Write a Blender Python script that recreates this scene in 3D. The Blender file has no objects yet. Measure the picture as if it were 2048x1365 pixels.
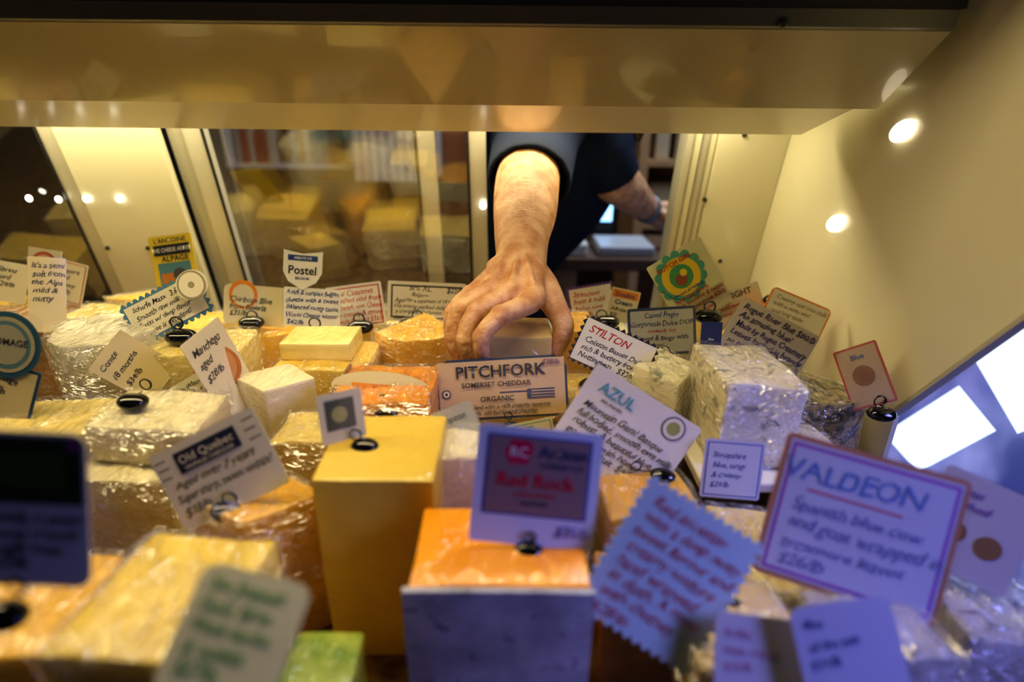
import bpy, bmesh, math, random
from mathutils import Vector, Matrix, noise
random.seed(7)
SC=bpy.context.scene
COL=SC.collection
# ------------------------------------------------------------------ camera
F=1138.0
C=Vector((0,0,.36))
R=(Matrix.Rotation(math.radians(68),3,'X')@Matrix.Rotation(math.radians(.6),3,'Z'))
cd=bpy.data.cameras.new('camera'); cam=bpy.data.objects.new('camera',cd); COL.objects.link(cam)
cam.matrix_world=Matrix.Translation(C)@R.to_4x4()
cd.sensor_width=36; cd.lens=F/2048*36; cd.clip_start=.01
cd.dof.use_dof=True; cd.dof.focus_distance=.57; cd.dof.aperture_fstop=2.5
SC.camera=cam
def ray(u,v):
    return R@Vector(((u-1024)/F,-(v-682.5)/F,-1))
def U(u,v,y):
    d=ray(u,v); return C+d*(y/d.y)
def SX(u,v,x):
    d=ray(u,v); return C+d*(x/d.x)
def dep(P): return -(R.transposed()@(Vector(P)-C)).z
def m(px,P): return px*dep(P)/F
# ------------------------------------------------------------------ materials
MC={}
def new_mat(name):
    mt=bpy.data.materials.new(name); mt.use_nodes=True
    nt=mt.node_tree; return mt,nt,nt.nodes['Principled BSDF']
def pm(name,col,rough=.5,metal=0,coat=0,bump=0,bscale=60,var=0,spec=.5,emit=0,coatr=.1):
    if name in MC: return MC[name]
    mt,nt,b=new_mat(name)
    c=tuple(col)+(1,) if len(col)==3 else col
    b.inputs['Base Color'].default_value=c
    b.inputs['Roughness'].default_value=rough
    b.inputs['Metallic'].default_value=metal
    b.inputs['Coat Weight'].default_value=coat
    b.inputs['Coat Roughness'].default_value=coatr
    b.inputs['Specular IOR Level'].default_value=spec
    if emit:
        b.inputs['Emission Color'].default_value=c; b.inputs['Emission Strength'].default_value=emit
    if var or bump:
        tc=nt.nodes.new('ShaderNodeTexCoord'); n=nt.nodes.new('ShaderNodeTexNoise')
        n.inputs['Scale'].default_value=bscale; n.inputs['Detail'].default_value=4
        nt.links.new(tc.outputs['Object'],n.inputs['Vector'])
        if var:
            mx=nt.nodes.new('ShaderNodeMix'); mx.data_type='RGBA'
            mx.inputs[6].default_value=tuple(x*(1-var) for x in c[:3])+(1,)
            mx.inputs[7].default_value=tuple(min(1,x*(1+var)) for x in c[:3])+(1,)
            nt.links.new(n.outputs['Fac'],mx.inputs[0]); nt.links.new(mx.outputs[2],b.inputs['Base Color'])
        if bump:
            bp=nt.nodes.new('ShaderNodeBump'); bp.inputs['Strength'].default_value=bump; bp.inputs['Distance'].default_value=.002
            nt.links.new(n.outputs['Fac'],bp.inputs['Height']); nt.links.new(bp.outputs[0],b.inputs['Normal'])
    MC[name]=mt; return mt
def cheese_mat(name,c1,c2,rough=.45,wrap=.8,vein=None,scale=25,crinkle=.5,vth=.58,vs=85):
    if name in MC: return MC[name]
    mt,nt,b=new_mat(name); N=nt.nodes.new; L=nt.links.new
    tc=N('ShaderNodeTexCoord')
    n=N('ShaderNodeTexNoise'); n.inputs['Scale'].default_value=scale; n.inputs['Detail'].default_value=6
    L(tc.outputs['Object'],n.inputs['Vector'])
    r=N('ShaderNodeValToRGB'); r.color_ramp.elements[0].position=.35; r.color_ramp.elements[1].position=.68
    r.color_ramp.elements[0].color=tuple(c1)+(1,); r.color_ramp.elements[1].color=tuple(c2)+(1,)
    L(n.outputs['Fac'],r.inputs[0]); out=r.outputs[0]
    if vein:
        v=N('ShaderNodeTexNoise'); v.inputs['Scale'].default_value=vs; v.inputs['Detail'].default_value=5; v.inputs['Distortion'].default_value=.8
        L(tc.outputs['Object'],v.inputs['Vector'])
        vr=N('ShaderNodeValToRGB'); vr.color_ramp.elements[0].position=vth; vr.color_ramp.elements[1].position=vth+.12
        L(v.outputs['Fac'],vr.inputs[0])
        mx=N('ShaderNodeMix'); mx.data_type='RGBA'; mx.inputs[7].default_value=tuple(vein)+(1,)
        L(vr.outputs[0],mx.inputs[0]); L(out,mx.inputs[6]); out=mx.outputs[2]
    L(out,b.inputs['Base Color'])
    b.inputs['Roughness'].default_value=rough
    f=N('ShaderNodeTexNoise'); f.inputs['Scale'].default_value=180; f.inputs['Detail'].default_value=5
    L(tc.outputs['Object'],f.inputs['Vector'])
    bp=N('ShaderNodeBump'); bp.inputs['Strength'].default_value=.35; bp.inputs['Distance'].default_value=.001
    L(f.outputs['Fac'],bp.inputs['Height']); L(bp.outputs[0],b.inputs['Normal'])
    b.inputs['Coat Weight'].default_value=wrap; b.inputs['Coat Roughness'].default_value=.09
    mp=N('ShaderNodeMapping'); mp.inputs['Scale'].default_value=(1,.35,1.6); mp.inputs['Rotation'].default_value=(.5,.7,.3)
    L(tc.outputs['Object'],mp.inputs['Vector'])
    w=N('ShaderNodeTexNoise'); w.inputs['Scale'].default_value=60; w.inputs['Detail'].default_value=3; w.inputs['Distortion'].default_value=1.5
    L(mp.outputs[0],w.inputs['Vector'])
    b2=N('ShaderNodeBump'); b2.inputs['Strength'].default_value=crinkle; b2.inputs['Distance'].default_value=.012
    L(w.outputs['Fac'],b2.inputs['Height']); L(b2.outputs[0],b.inputs['Coat Normal'])
    MC[name]=mt; return mt
def glass_mat(name,fac,tint=(.95,.95,.95),rough=.0,bump=0):
    mt,nt,b=new_mat(name)
    b.inputs['Base Color'].default_value=tuple(tint)+(1,); b.inputs['Metallic'].default_value=1; b.inputs['Roughness'].default_value=rough
    b.inputs['Alpha'].default_value=fac
    if bump:
        tc=nt.nodes.new('ShaderNodeTexCoord'); mp=nt.nodes.new('ShaderNodeMapping'); mp.inputs['Scale'].default_value=(1,.4,1.7); mp.inputs['Rotation'].default_value=(.4,.9,.2)
        n=nt.nodes.new('ShaderNodeTexNoise'); n.inputs['Scale'].default_value=70; n.inputs['Detail'].default_value=3; n.inputs['Distortion'].default_value=2.2
        nt.links.new(tc.outputs['Object'],mp.inputs[0]); nt.links.new(mp.outputs[0],n.inputs['Vector'])
        bp=nt.nodes.new('ShaderNodeBump'); bp.inputs['Strength'].default_value=bump; bp.inputs['Distance'].default_value=.02
        nt.links.new(n.outputs['Fac'],bp.inputs['Height']); nt.links.new(bp.outputs[0],b.inputs['Normal'])
        vr=nt.nodes.new('ShaderNodeValToRGB'); vr.color_ramp.elements[0].position=.42; vr.color_ramp.elements[1].position=.62
        vr.color_ramp.elements[0].color=(fac*.45,)*3+(1,); vr.color_ramp.elements[1].color=(fac*1.8,)*3+(1,)
        nt.links.new(n.outputs['Fac'],vr.inputs[0]); nt.links.new(vr.outputs[0],b.inputs['Alpha'])
    return mt
def emis(name,col,s):
    mt=bpy.data.materials.new(name); mt.use_nodes=True; nt=mt.node_tree; nt.nodes.clear()
    o=nt.nodes.new('ShaderNodeOutputMaterial'); e=nt.nodes.new('ShaderNodeEmission')
    e.inputs[0].default_value=tuple(col)+(1,); e.inputs[1].default_value=s; nt.links.new(e.outputs[0],o.inputs[0]); return mt
# ------------------------------------------------------------------ object helpers
def tag(o,label=None,cat=None,group=None,kind=None):
    if label: o['label']=label
    if cat: o['category']=cat
    if group: o['group']=group
    if kind: o['kind']=kind
    return o
def par(ch,p):
    ch.parent=p; ch.matrix_parent_inverse=p.matrix_world.inverted()
def empty(name,loc=(0,0,0)):
    e=bpy.data.objects.new(name,None); COL.objects.link(e); e.location=loc; e.empty_display_size=.05
    e.matrix_world=Matrix.Translation(Vector(loc)); return e
def obj_bm(name,bm,mats,loc=(0,0,0),smooth=False,mw=None):
    me=bpy.data.meshes.new(name); bm.normal_update(); bm.to_mesh(me); bm.free()
    if not isinstance(mats,(list,tuple)): mats=[mats]
    for x in mats: me.materials.append(x)
    if smooth:
        for p in me.polygons: p.use_smooth=True
    o=bpy.data.objects.new(name,me); COL.objects.link(o)
    o.matrix_world=mw if mw else Matrix.Translation(Vector(loc)); return o
def bbox(bm,x0,x1,y0,y1,z0,z1,mi=0):
    vs=[bm.verts.new(p) for p in [(x0,y0,z0),(x1,y0,z0),(x1,y1,z0),(x0,y1,z0),(x0,y0,z1),(x1,y0,z1),(x1,y1,z1),(x0,y1,z1)]]
    for f in [(3,2,1,0),(4,5,6,7),(0,1,5,4),(1,2,6,5),(2,3,7,6),(3,0,4,7)]:
        fc=bm.faces.new([vs[i] for i in f]); fc.material_index=mi
def box(name,x0,x1,y0,y1,z0,z1,mat,bev=.0,rot=0):
    cx,cy=(x0+x1)/2,(y0+y1)/2
    bm=bmesh.new(); bbox(bm,x0-cx,x1-cx,y0-cy,y1-cy,0,z1-z0)
    if bev: bmesh.ops.bevel(bm,geom=bm.edges[:],offset=bev,segments=2,affect='EDGES',profile=.5)
    return obj_bm(name,bm,mat,mw=Matrix.Translation((cx,cy,z0))@Matrix.Rotation(rot,4,'Z'))
def bakemods(o):
    dg=bpy.context.evaluated_depsgraph_get(); dg.update()
    me=bpy.data.meshes.new_from_object(o.evaluated_get(dg)); o.modifiers.clear(); o.data=me
M_wrap=glass_mat('plastic_wrap',.17,(1,1,1),.11,bump=1.0)
def prism(name,pts,z0,z1,mat,bev=.003,disp=.003,sub=2,top=1.0,wrap=False):
    cx=sum(p[0] for p in pts)/len(pts); cy=sum(p[1] for p in pts)/len(pts)
    off=Vector((random.random()*9,random.random()*9,random.random()*9))
    def build(grow,disp):
        bm=bmesh.new(); h=z1-z0+grow; n=len(pts)
        def g(p):
            d=Vector((p[0]-cx,p[1]-cy)); return d*(1+grow/max(d.length,1e-5)*1.3)
        P=[g(p) for p in pts]
        lo=[bm.verts.new((p.x,p.y,0)) for p in P]; hi=[bm.verts.new((p.x*top,p.y*top,h)) for p in P]
        bm.faces.new(lo[::-1]); bm.faces.new(hi)
        for i in range(n): bm.faces.new([lo[i],lo[(i+1)%n],hi[(i+1)%n],hi[i]])
        bmesh.ops.recalc_face_normals(bm,faces=bm.faces)
        if bev: bmesh.ops.bevel(bm,geom=bm.edges[:] if n<9 else [e for e in bm.edges if abs(e.verts[0].co.z-e.verts[1].co.z)<1e-6],offset=bev,segments=2,affect='EDGES',profile=.6,clamp_overlap=True)
        bmesh.ops.triangulate(bm,faces=[f for f in bm.faces if len(f.verts)>4])
        s=sub+(2 if grow else 1)
        if sub: bmesh.ops.subdivide_edges(bm,edges=bm.edges[:],cuts=s,use_grid_fill=True)
        if disp:
            for v in bm.verts:
                nn=noise.noise_vector(v.co*28+off)*disp+noise.noise_vector(v.co*90+off)*disp*.25
                if grow: nn+=noise.noise_vector(v.co*140+off)*.0016
                if v.co.z<.004: nn.z=0
                v.co+=nn
        return bm
    o=obj_bm(name,build(0,disp),mat,loc=(cx,cy,z0),smooth=True)
    if wrap:
        w=obj_bm('plastic_wrap',build(.0025,disp),M_wrap,loc=(cx,cy,z0),smooth=True); par(w,o)
    return o
def rotp(pts,a,c=None):
    if c is None: c=(sum(p[0] for p in pts)/len(pts),sum(p[1] for p in pts)/len(pts))
    s,k=math.sin(a),math.cos(a)
    return [(c[0]+(x-c[0])*k-(y-c[1])*s,c[1]+(x-c[0])*s+(y-c[1])*k) for x,y in pts]

# ------------------------------------------------------------------ room shell
M_wall=pm('wall_paint',(.05,.04,.033),.8,bump=.2,var=.2,bscale=6)
M_floor=pm('floor_concrete',(.12,.10,.09),.6,var=.3,bscale=3)
def shell(name,x0,x1,y0,y1,z0,z1,mat):
    o=box(name,x0,x1,y0,y1,z0,z1,mat); tag(o,kind='structure'); return o
shell('floor',-4,4,-3.1,2.71,-.9,-.8,M_floor)
shell('ceiling',-4,4,-3.1,2.71,1.9,2.0,pm('ceiling_paint',(.12,.11,.10),.9,var=.1,bscale=4))
shell('wall_back',-4,4,2.61,2.71,-.8,1.9,M_wall)
shell('wall_left',-4.1,-4,-3.1,2.71,-.8,1.9,M_wall)
shell('wall_right',4,4.1,-3.1,2.71,-.8,1.9,M_wall)
shell('wall_front',-4,4,-3.1,-3,-.8,1.9,M_wall)

# ------------------------------------------------------------------ display case
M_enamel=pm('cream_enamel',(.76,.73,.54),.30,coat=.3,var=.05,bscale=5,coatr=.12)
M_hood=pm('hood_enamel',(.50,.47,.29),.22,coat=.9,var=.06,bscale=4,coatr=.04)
M_alu=pm('brushed_aluminium',(.62,.60,.50),.38,metal=.35,bump=.08,bscale=300)
M_aludk=pm('dull_aluminium',(.20,.20,.19),.4,metal=.7)
M_dark=pm('dark_plastic',(.02,.02,.022),.4)
M_black=pm('black_gloss',(.006,.006,.008),.12,coat=.5)
case=empty('display_case',(-.4,.5,-.8)); tag(case,'cream enamel refrigerated cheese display case with aluminium sliding rear doors','display case')
def cpart(o,p=None): par(o,p or case); return o
deck_m=cheese_mat('deck_mat',(.08,.045,.015),(.26,.17,.06),.5,.1,scale=90)
cpart(box('deck',-1.3,.385,-.04,.93,-.03,0,deck_m))
cpart(box('base_cabinet',-1.3,.40,-.02,.93,-.8,-.03,pm('base_panel',(.05,.05,.05),.5)))
A1=SX(1790,832,.385); A2=SX(1945,722,.385); sl=(A2.z-A1.z)/(A2.y-A1.y); yE=.16; zE=A1.z+sl*(yE-A1.y)
pf=[(1.0,-.03),(1.0,.62),(yE,.62),(yE,min(zE,.6)),(A1.y,A1.z),(A1.y,-.03)]  # lower front corner cut away so the added glowing panes show
bm=bmesh.new(); a=[bm.verts.new((.385,y,z)) for y,z in pf]; b=[bm.verts.new((.390,y,z)) for y,z in pf]; n=len(pf)
bm.faces.new(a); bm.faces.new(b[::-1])
for i in range(n): bm.faces.new([a[i],b[i],b[(i+1)%n],a[(i+1)%n]])
bmesh.ops.recalc_face_normals(bm,faces=bm.faces); cpart(obj_bm('side_panel',bm,M_enamel))
P0=Vector((.384,A1.y,A1.z)); P1=Vector((.384,yE,min(zE,.6))); d=(P1-P0)
bm=bmesh.new(); bbox(bm,-.001,.007,0,d.length,-.002,.002)
cpart(obj_bm('edge_trim',bm,M_alu,mw=Matrix.Translation(P0)@d.to_track_quat('Y','Z').to_matrix().to_4x4()))
bm=bmesh.new(); bbox(bm,-1.3,-1.285,.0,1.0,-.03,.62); cpart(obj_bm('side_panel',bm,M_enamel))
def BY(z): return .925-z*.235
def backbox(name,x0,x1,z0,z1,o0,o1,mat,parent=None,bev=.0):
    bm=bmesh.new(); bbox(bm,x0,x1,o0,o1,z0,z1)
    for v in bm.verts: v.co.y+=BY(v.co.z)
    if bev: bmesh.ops.bevel(bm,geom=bm.edges[:],offset=bev,segments=2,affect='EDGES')
    o=obj_bm(name,bm,mat); par(o,parent or case); return o
ZT=.50
backbox('corner_panel',.286,.385,0,ZT,-.005,.01,M_enamel,bev=.001)
backbox('fixed_panel',-.645,-.50,0,ZT,-.004,.01,M_enamel,bev=.001)
for i,(x,w) in enumerate([(.240,.010),(.252,.010),(.264,.010),(.276,.009)]):
    backbox('door_track',x,x+w,0,ZT,-.012+i*.004,.03,M_alu if i%2==0 else M_enamel,bev=.0015)
backbox('bottom_track',-1.28,.385,0,.018,-.015,.03,M_alu,bev=.001)
def backpt(u,v,off=.006):
    d=ray(u,v); t=(.925-off-(C.z)*.235)/(d.y+d.z*.235); return C+d*t
for (u,v) in [(1490,270),(1441,523),(214,497),(295,497),(1410,400)]:
    bm=bmesh.new(); bmesh.ops.create_cone(bm,cap_ends=True,segments=14,radius1=.0036,radius2=.0026,depth=.003)
    o=obj_bm('screw',bm,M_dark,mw=Matrix.Translation(backpt(u,v))@Matrix.Rotation(math.radians(90),4,'X')); par(o,case)
E_small=emis('glint_glow',(1,.93,.8),5)  # glowing dots added to stand for ceiling lights reflected in the glass
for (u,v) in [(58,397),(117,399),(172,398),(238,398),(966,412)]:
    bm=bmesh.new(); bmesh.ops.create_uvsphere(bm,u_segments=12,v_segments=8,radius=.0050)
    o=obj_bm('reflected_glint',bm,E_small,mw=Matrix.Translation(backpt(u,v,.008))@Matrix.Diagonal((1,.5,1,1)),smooth=True); par(o,case)
E_warm=emis('spot_reflection_glow',(1,.82,.58),2.2)  # glowing ovals on the wall imitate ceiling spots mirrored in the front glass
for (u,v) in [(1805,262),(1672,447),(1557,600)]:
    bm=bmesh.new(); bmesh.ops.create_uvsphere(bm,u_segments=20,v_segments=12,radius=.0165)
    o=obj_bm('spot_reflection',bm,E_warm,mw=Matrix.Translation(SX(u,v,.382))@Matrix.Rotation(math.radians(-20),4,'X')@Matrix.Diagonal((.4,1.1,.62,1)),smooth=True); par(o,case)
M_doorglass=glass_mat('door_glass',.24,(.9,.88,.80),.05)
def door(x0,x1,off,stl=.032,str_=.032):
    e=empty('sliding_door',((x0+x1)/2,BY(0)+off,0.018)); par(e,case)
    bm=bmesh.new()
    for a,b,c,d in [(x0,x0+stl,.018,ZT),(x1-str_,x1,.018,ZT),(x0+stl,x1-str_,.018,.045),(x0+stl,x1-str_,ZT-.03,ZT)]:
        bbox(bm,a,b,off,off+.014,c,d)
    for v in bm.verts: v.co.y+=BY(v.co.z)
    bmesh.ops.remove_doubles(bm,verts=bm.verts,dist=1e-5)
    o=obj_bm('door_frame',bm,M_alu); par(o,e)
    for xa in (x0+stl-.004,x1-str_):
        bm=bmesh.new(); bbox(bm,xa,xa+.004,off-.002,off,.045,ZT-.03)
        for v in bm.verts: v.co.y+=BY(v.co.z)
        o=obj_bm('door_gasket',bm,M_dark); par(o,e)
    bm=bmesh.new(); vs=[bm.verts.new((x,BY(z)+off+.007,z)) for x,z in [(x0+stl,.045),(x1-str_,.045),(x1-str_,ZT-.03),(x0+stl,ZT-.03)]]; bm.faces.new(vs)
    o=obj_bm('door_glass',bm,M_doorglass); par(o,e)
door(-1.27,-.645,.0,.03,.028)
door(-.465,-.04,.0,.030,.028)
door(-.50,-.115,.022,.034,.03)
def extr(name,prof,x0,x1,mat):
    bm=bmesh.new(); a=[bm.verts.new((x0,y,z)) for y,z in prof]; b=[bm.verts.new((x1,y,z)) for y,z in prof]; n=len(prof)
    for i in range(n): bm.faces.new([a[i],a[(i+1)%n],b[(i+1)%n],b[i]])
    bm.faces.new(a[::-1]); bm.faces.new(b); bmesh.ops.recalc_face_normals(bm,faces=bm.faces)
    o=obj_bm(name,bm,mat); par(o,case); return o
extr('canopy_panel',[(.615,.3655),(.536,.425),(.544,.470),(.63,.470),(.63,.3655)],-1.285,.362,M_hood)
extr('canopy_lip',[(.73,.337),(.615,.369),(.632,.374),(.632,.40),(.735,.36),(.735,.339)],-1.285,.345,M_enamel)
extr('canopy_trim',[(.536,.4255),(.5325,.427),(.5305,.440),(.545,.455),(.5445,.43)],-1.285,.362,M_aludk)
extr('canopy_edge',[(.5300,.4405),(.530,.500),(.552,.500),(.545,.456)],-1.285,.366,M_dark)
extr('case_top',[(.54,.50),(.85,.50),(.85,.51),(.54,.51)],-1.3,.40,M_enamel)
o=U(1567,45,.53)
bm=bmesh.new(); bmesh.ops.create_uvsphere(bm,u_segments=12,v_segments=8,radius=.004); ob=obj_bm('screw',bm,M_dark,loc=o); par(ob,case)
def area(name,loc,sx,sy,e,col,rot=(0,0,0),parent=None):
    l=bpy.data.lights.new(name,'AREA'); l.shape='RECTANGLE'; l.size=sx; l.size_y=sy; l.energy=e; l.color=col
    o=bpy.data.objects.new(name,l); COL.objects.link(o); o.location=loc; o.rotation_euler=rot; return o
cpart(box('light_strip',-1.0,.34,.38,.44,.545,.56,M_alu))
cpart(box('added_light_shield',-1.0,.34,.44,.444,.495,.56,M_alu))  # out-of-view plate added to keep the front lamp off the canopy
cpart(box('light_strip',-1.0,.33,.765,.815,.395,.41,M_alu))
area('case_lamp_front',(-.40,.41,.543),1.1,.05,3.9,(1,.82,.45),(math.radians(8),0,0))
area('case_lamp_rear',(-.30,.79,.393),1.2,.04,2.9,(1,.85,.50))
l=area('shop_daylight',(.95,-.15,.60),.5,.5,1.5,(.30,.32,1)); l.rotation_euler=(Vector((.36,.25,.05))-Vector((.95,-.15,.60))).to_track_quat('-Z','Y').to_euler(); l.data.spread=math.radians(50)
# ------------------------------------------------------------------ cheese
CM={
'yellow':cheese_mat('cheese_yellow',(.76,.51,.06),(.86,.63,.11),.45,.5,crinkle=.3),
'pale':cheese_mat('cheese_pale',(.80,.62,.17),(.90,.74,.28),.45,.8),
'white':cheese_mat('cheese_white',(.84,.75,.45),(.94,.87,.60),.5,.8,crinkle=.8),
'orange':cheese_mat('cheese_orange',(.84,.26,.004),(.95,.40,.012),.35,1,crinkle=.9),
'gold':cheese_mat('cheese_gold',(.80,.41,.015),(.88,.52,.04),.42,.8,crinkle=.7),
'blue':cheese_mat('cheese_blue',(.76,.70,.48),(.90,.84,.62),.45,1,vein=(.22,.26,.24),crinkle=.8,vs=70,vth=.57),
'darkblue':cheese_mat('cheese_darkblue',(.24,.18,.06),(.38,.30,.12),.45,1,vein=(.02,.03,.03),crinkle=.9,vth=.46),
'foil':cheese_mat('cheese_foil',(.60,.55,.40),(.84,.80,.62),.35,1,vein=(.34,.32,.24),crinkle=1,scale=30,vth=.6),
'greyrind':cheese_mat('rind_grey',(.26,.25,.27),(.50,.48,.50),.6,.5,vein=(.16,.15,.17),scale=30,vth=.58),
'brownrind':cheese_mat('rind_brown',(.26,.12,.03),(.48,.26,.07),.5,.6,scale=30),
'green':cheese_mat('cheese_green',(.16,.28,.02),(.42,.50,.08),.45,.7,scale=60),
'beige':cheese_mat('cheese_beige',(.60,.43,.17),(.70,.53,.24),.5,.8),
}
def blk(label,u0,u1,v,y,dy,mat,rot=0,zb=0,name='cheese_block',top=1.0,rind=None,shape='box',disp=.0025,bev=.003,skew=0,wrap=None):
    a=U(u0,v,y); b=U(u1,v,y); z=(a.z+b.z)/2; x0,x1=a.x,b.x
    if shape=='box':
        pts=[(x0,y),(x1,y),(x1-skew,y+dy),(x0-skew,y+dy)]
    elif shape=='wedge':
        cx=(x0+x1)/2; w=(x1-x0)/2; pts=[(cx,y)]
        for i in range(7):
            t=-1+i/3; pts.append((cx-w*t*1.0,y+dy-dy*.12*t*t))
    elif shape=='rwedge':
        cx=(x0+x1)/2; w=(x1-x0)/2; pts=[(cx,y+dy)]
        for i in range(9):
            t=-1+i/4; pts.append((cx+w*t,y+dy*.25*t*t))
    elif shape=='wheel':
        cx=(x0+x1)/2; r=(x1-x0)/2; pts=[(cx+r*math.cos(i*math.pi/14),y+r+r*math.sin(i*math.pi/14)) for i in range(28)]
    elif shape=='tri':
        pts=[(x0,y+dy*.45),(x0+(x1-x0)*.55,y),(x1,y+dy*.5),(x0+(x1-x0)*.5,y+dy)]
    if rot: pts=rotp(pts,math.radians(rot))
    if wrap is None: wrap=disp>=.004
    o=prism(name,pts,zb,z,CM[mat],bev=bev,disp=disp,top=top,wrap=wrap)
    tag(o,label,'cheese')
    if rind:
        for side,rm,th in rind:
            if side=='front': q=[pts[0],pts[1]]
            elif side=='right': q=[pts[1],pts[2]]
            elif side=='left': q=[pts[3],pts[0]]
            elif side=='back': q=[pts[2],pts[3]]
            d=Vector((q[1][0]-q[0][0],q[1][1]-q[0][1])); nrm=Vector((d.y,-d.x)).normalized()*th; e=d.normalized()*.002
            rp=[(q[0][0]-e.x,q[0][1]-e.y),(q[1][0]+e.x,q[1][1]+e.y),(q[1][0]+nrm.x+e.x,q[1][1]+nrm.y+e.y),(q[0][0]+nrm.x-e.x,q[0][1]+nrm.y-e.y)]
            ro=prism('rind',rp,zb,z+.0004,CM[rm],bev=.0012,disp=.001,sub=1)
            par(ro,o)
    return o,z
# --- foreground
blk('large pale yellow cheddar slab resting on the case floor',70,402,1330,.168,.078,'yellow',rot=-4,wrap=True)
blk('thick block of plain yellow cheese wrapped in film',-330,60,1330,.19,.07,'gold',rot=4,wrap=True)
blk('golden cheddar block under a banner price card',318,614,1050,.288,.066,'gold',rot=0,shape='tri',wrap=True)
blk('tall upright block of pale yellow cheese in plastic film',618,866,962,.290,.082,'yellow',disp=.0010,wrap=False)
blk('bright orange cheese with dusty grey rind facing the glass',812,1182,1175,.222,.064,'orange',rind=[('front','greyrind',.004)],disp=.002,wrap=False)
blk('small green herb coated cheese wedge',540,692,1400,.200,.042,'green')
blk('film-wrapped white cheese beside the tall block',868,965,915,.335,.035,'white',disp=.004)
blk('film-wrapped pale cheese under a handwritten card',985,1190,965,.325,.05,'pale',disp=.004)
blk('film-wrapped cream cheese block with red writing card',1215,1405,1030,.325,.05,'gold',rot=6,disp=.004)
blk('low white cheese block in crinkled film',1470,1650,1180,.27,.08,'pale',rot=-8,disp=.004)
blk('pale cheese wedge beside the case wall',1680,1890,1120,.30,.08,'beige',rot=5,disp=.004)
blk('cream cheese piece in loose film close to the glass',1390,1640,1330,.21,.05,'beige',rot=8,disp=.004)
blk('dark washed-rind cheese piece in film',1210,1380,1260,.235,.06,'brownrind',rot=-5)
blk('wide pale cheese slab in film by the side wall',1690,1930,1330,.21,.05,'greyrind',rot=3,disp=.004)
blk('grey-white cheese piece in film at the side opening',1960,2180,1290,.25,.07,'greyrind',rot=-4,disp=.004)
# --- left middle
o,z=blk('lower white cheese block in film',120,322,962,.352,.085,'white',rot=3,disp=.004)
blk('white brie wedge stacked on another block',166,402,858,.372,.062,'white',rot=-6,zb=z,disp=.003,skew=.01,wrap=True)
blk('white cheese chunk in film beside a blank card',-120,110,900,.36,.08,'pale',rot=5,wrap=True)
blk('small film-wrapped pale cheese piece',535,645,885,.392,.05,'pale',disp=.005)
blk('square white feta-like block with sharp corners',432,612,782,.452,.062,'white',rot=-4,disp=.0015,shape='tri')
blk('orange smoked cheese with brown rind top',655,856,806,.415,.075,'orange',rind=[('left','brownrind',.003)],disp=.003,wrap=True)
blk('small orange cheese wedge lying in film',856,930,860,.43,.025,'orange',shape='rwedge')
blk('cream cheese wedge with leaning card on top',238,462,712,.52,.07,'pale',rot=8,disp=.003,wrap=True)
a,_=blk('tall silvery foil-wrapped round of cheese',40,246,690,.50,.10,'foil',shape='wheel',name='cheese_round',disp=.006)
o,z=blk('pale yellow cheese block carrying a thinner slab',540,728,742,.53,.085,'yellow',disp=.002,wrap=True)
blk('thin pale cheese slab stacked on a block',556,698,688,.553,.055,'pale',zb=z,disp=.0015)
blk('golden cheese with waxed rind rounded to the glass',738,912,682,.585,.10,'gold',shape='rwedge',name='cheese_wedge',wrap=True)
# --- held cheese and right
held,hz=blk('beige cheddar chunk gripped by the reaching hand',942,1104,674,.520,.06,'beige',disp=.002)
blk('orange cheese piece standing behind the gripped cheddar',1112,1190,662,.62,.07,'gold',wrap=True)
blk('pale cheese block in film below a zigzag-edged card',1130,1268,800,.475,.06,'yellow',rot=-4,disp=.003,wrap=True)
blk('small golden cheese wedge in film',1165,1300,838,.40,.05,'gold',disp=.004)
blk('blue-veined white cheese wedge in clear film',1282,1432,768,.47,.09,'blue',rot=-5,disp=.003,name='cheese_wedge',wrap=True,shape='tri')
tray=box('cheese_tray',.155,.275,.385,.505,.072,.082,pm('white_melamine',(.75,.72,.62),.25,coat=.4),bev=.002); tag(tray,'white melamine tray carrying blue cheese','tray')
ris=box('display_riser',.165,.265,.40,.49,0,.072,pm('dark_wood_riser',(.05,.03,.015),.45,var=.3,bscale=30),bev=.002); tag(ris,'dark wooden riser block under a white tray','riser')
blk('blue-veined cheese block tightly film-wrapped on a tray',1452,1620,772,.405,.085,'blue',zb=.082,disp=.005)
blk('dark mottled blue cheese wedge by the case wall',1622,1778,812,.49,.08,'darkblue',shape='rwedge',disp=.004,name='cheese_wedge',rot=10)
blk('blue cheese chunk in film on the case floor',1560,1700,925,.40,.07,'blue',rot=10,disp=.004)
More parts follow.
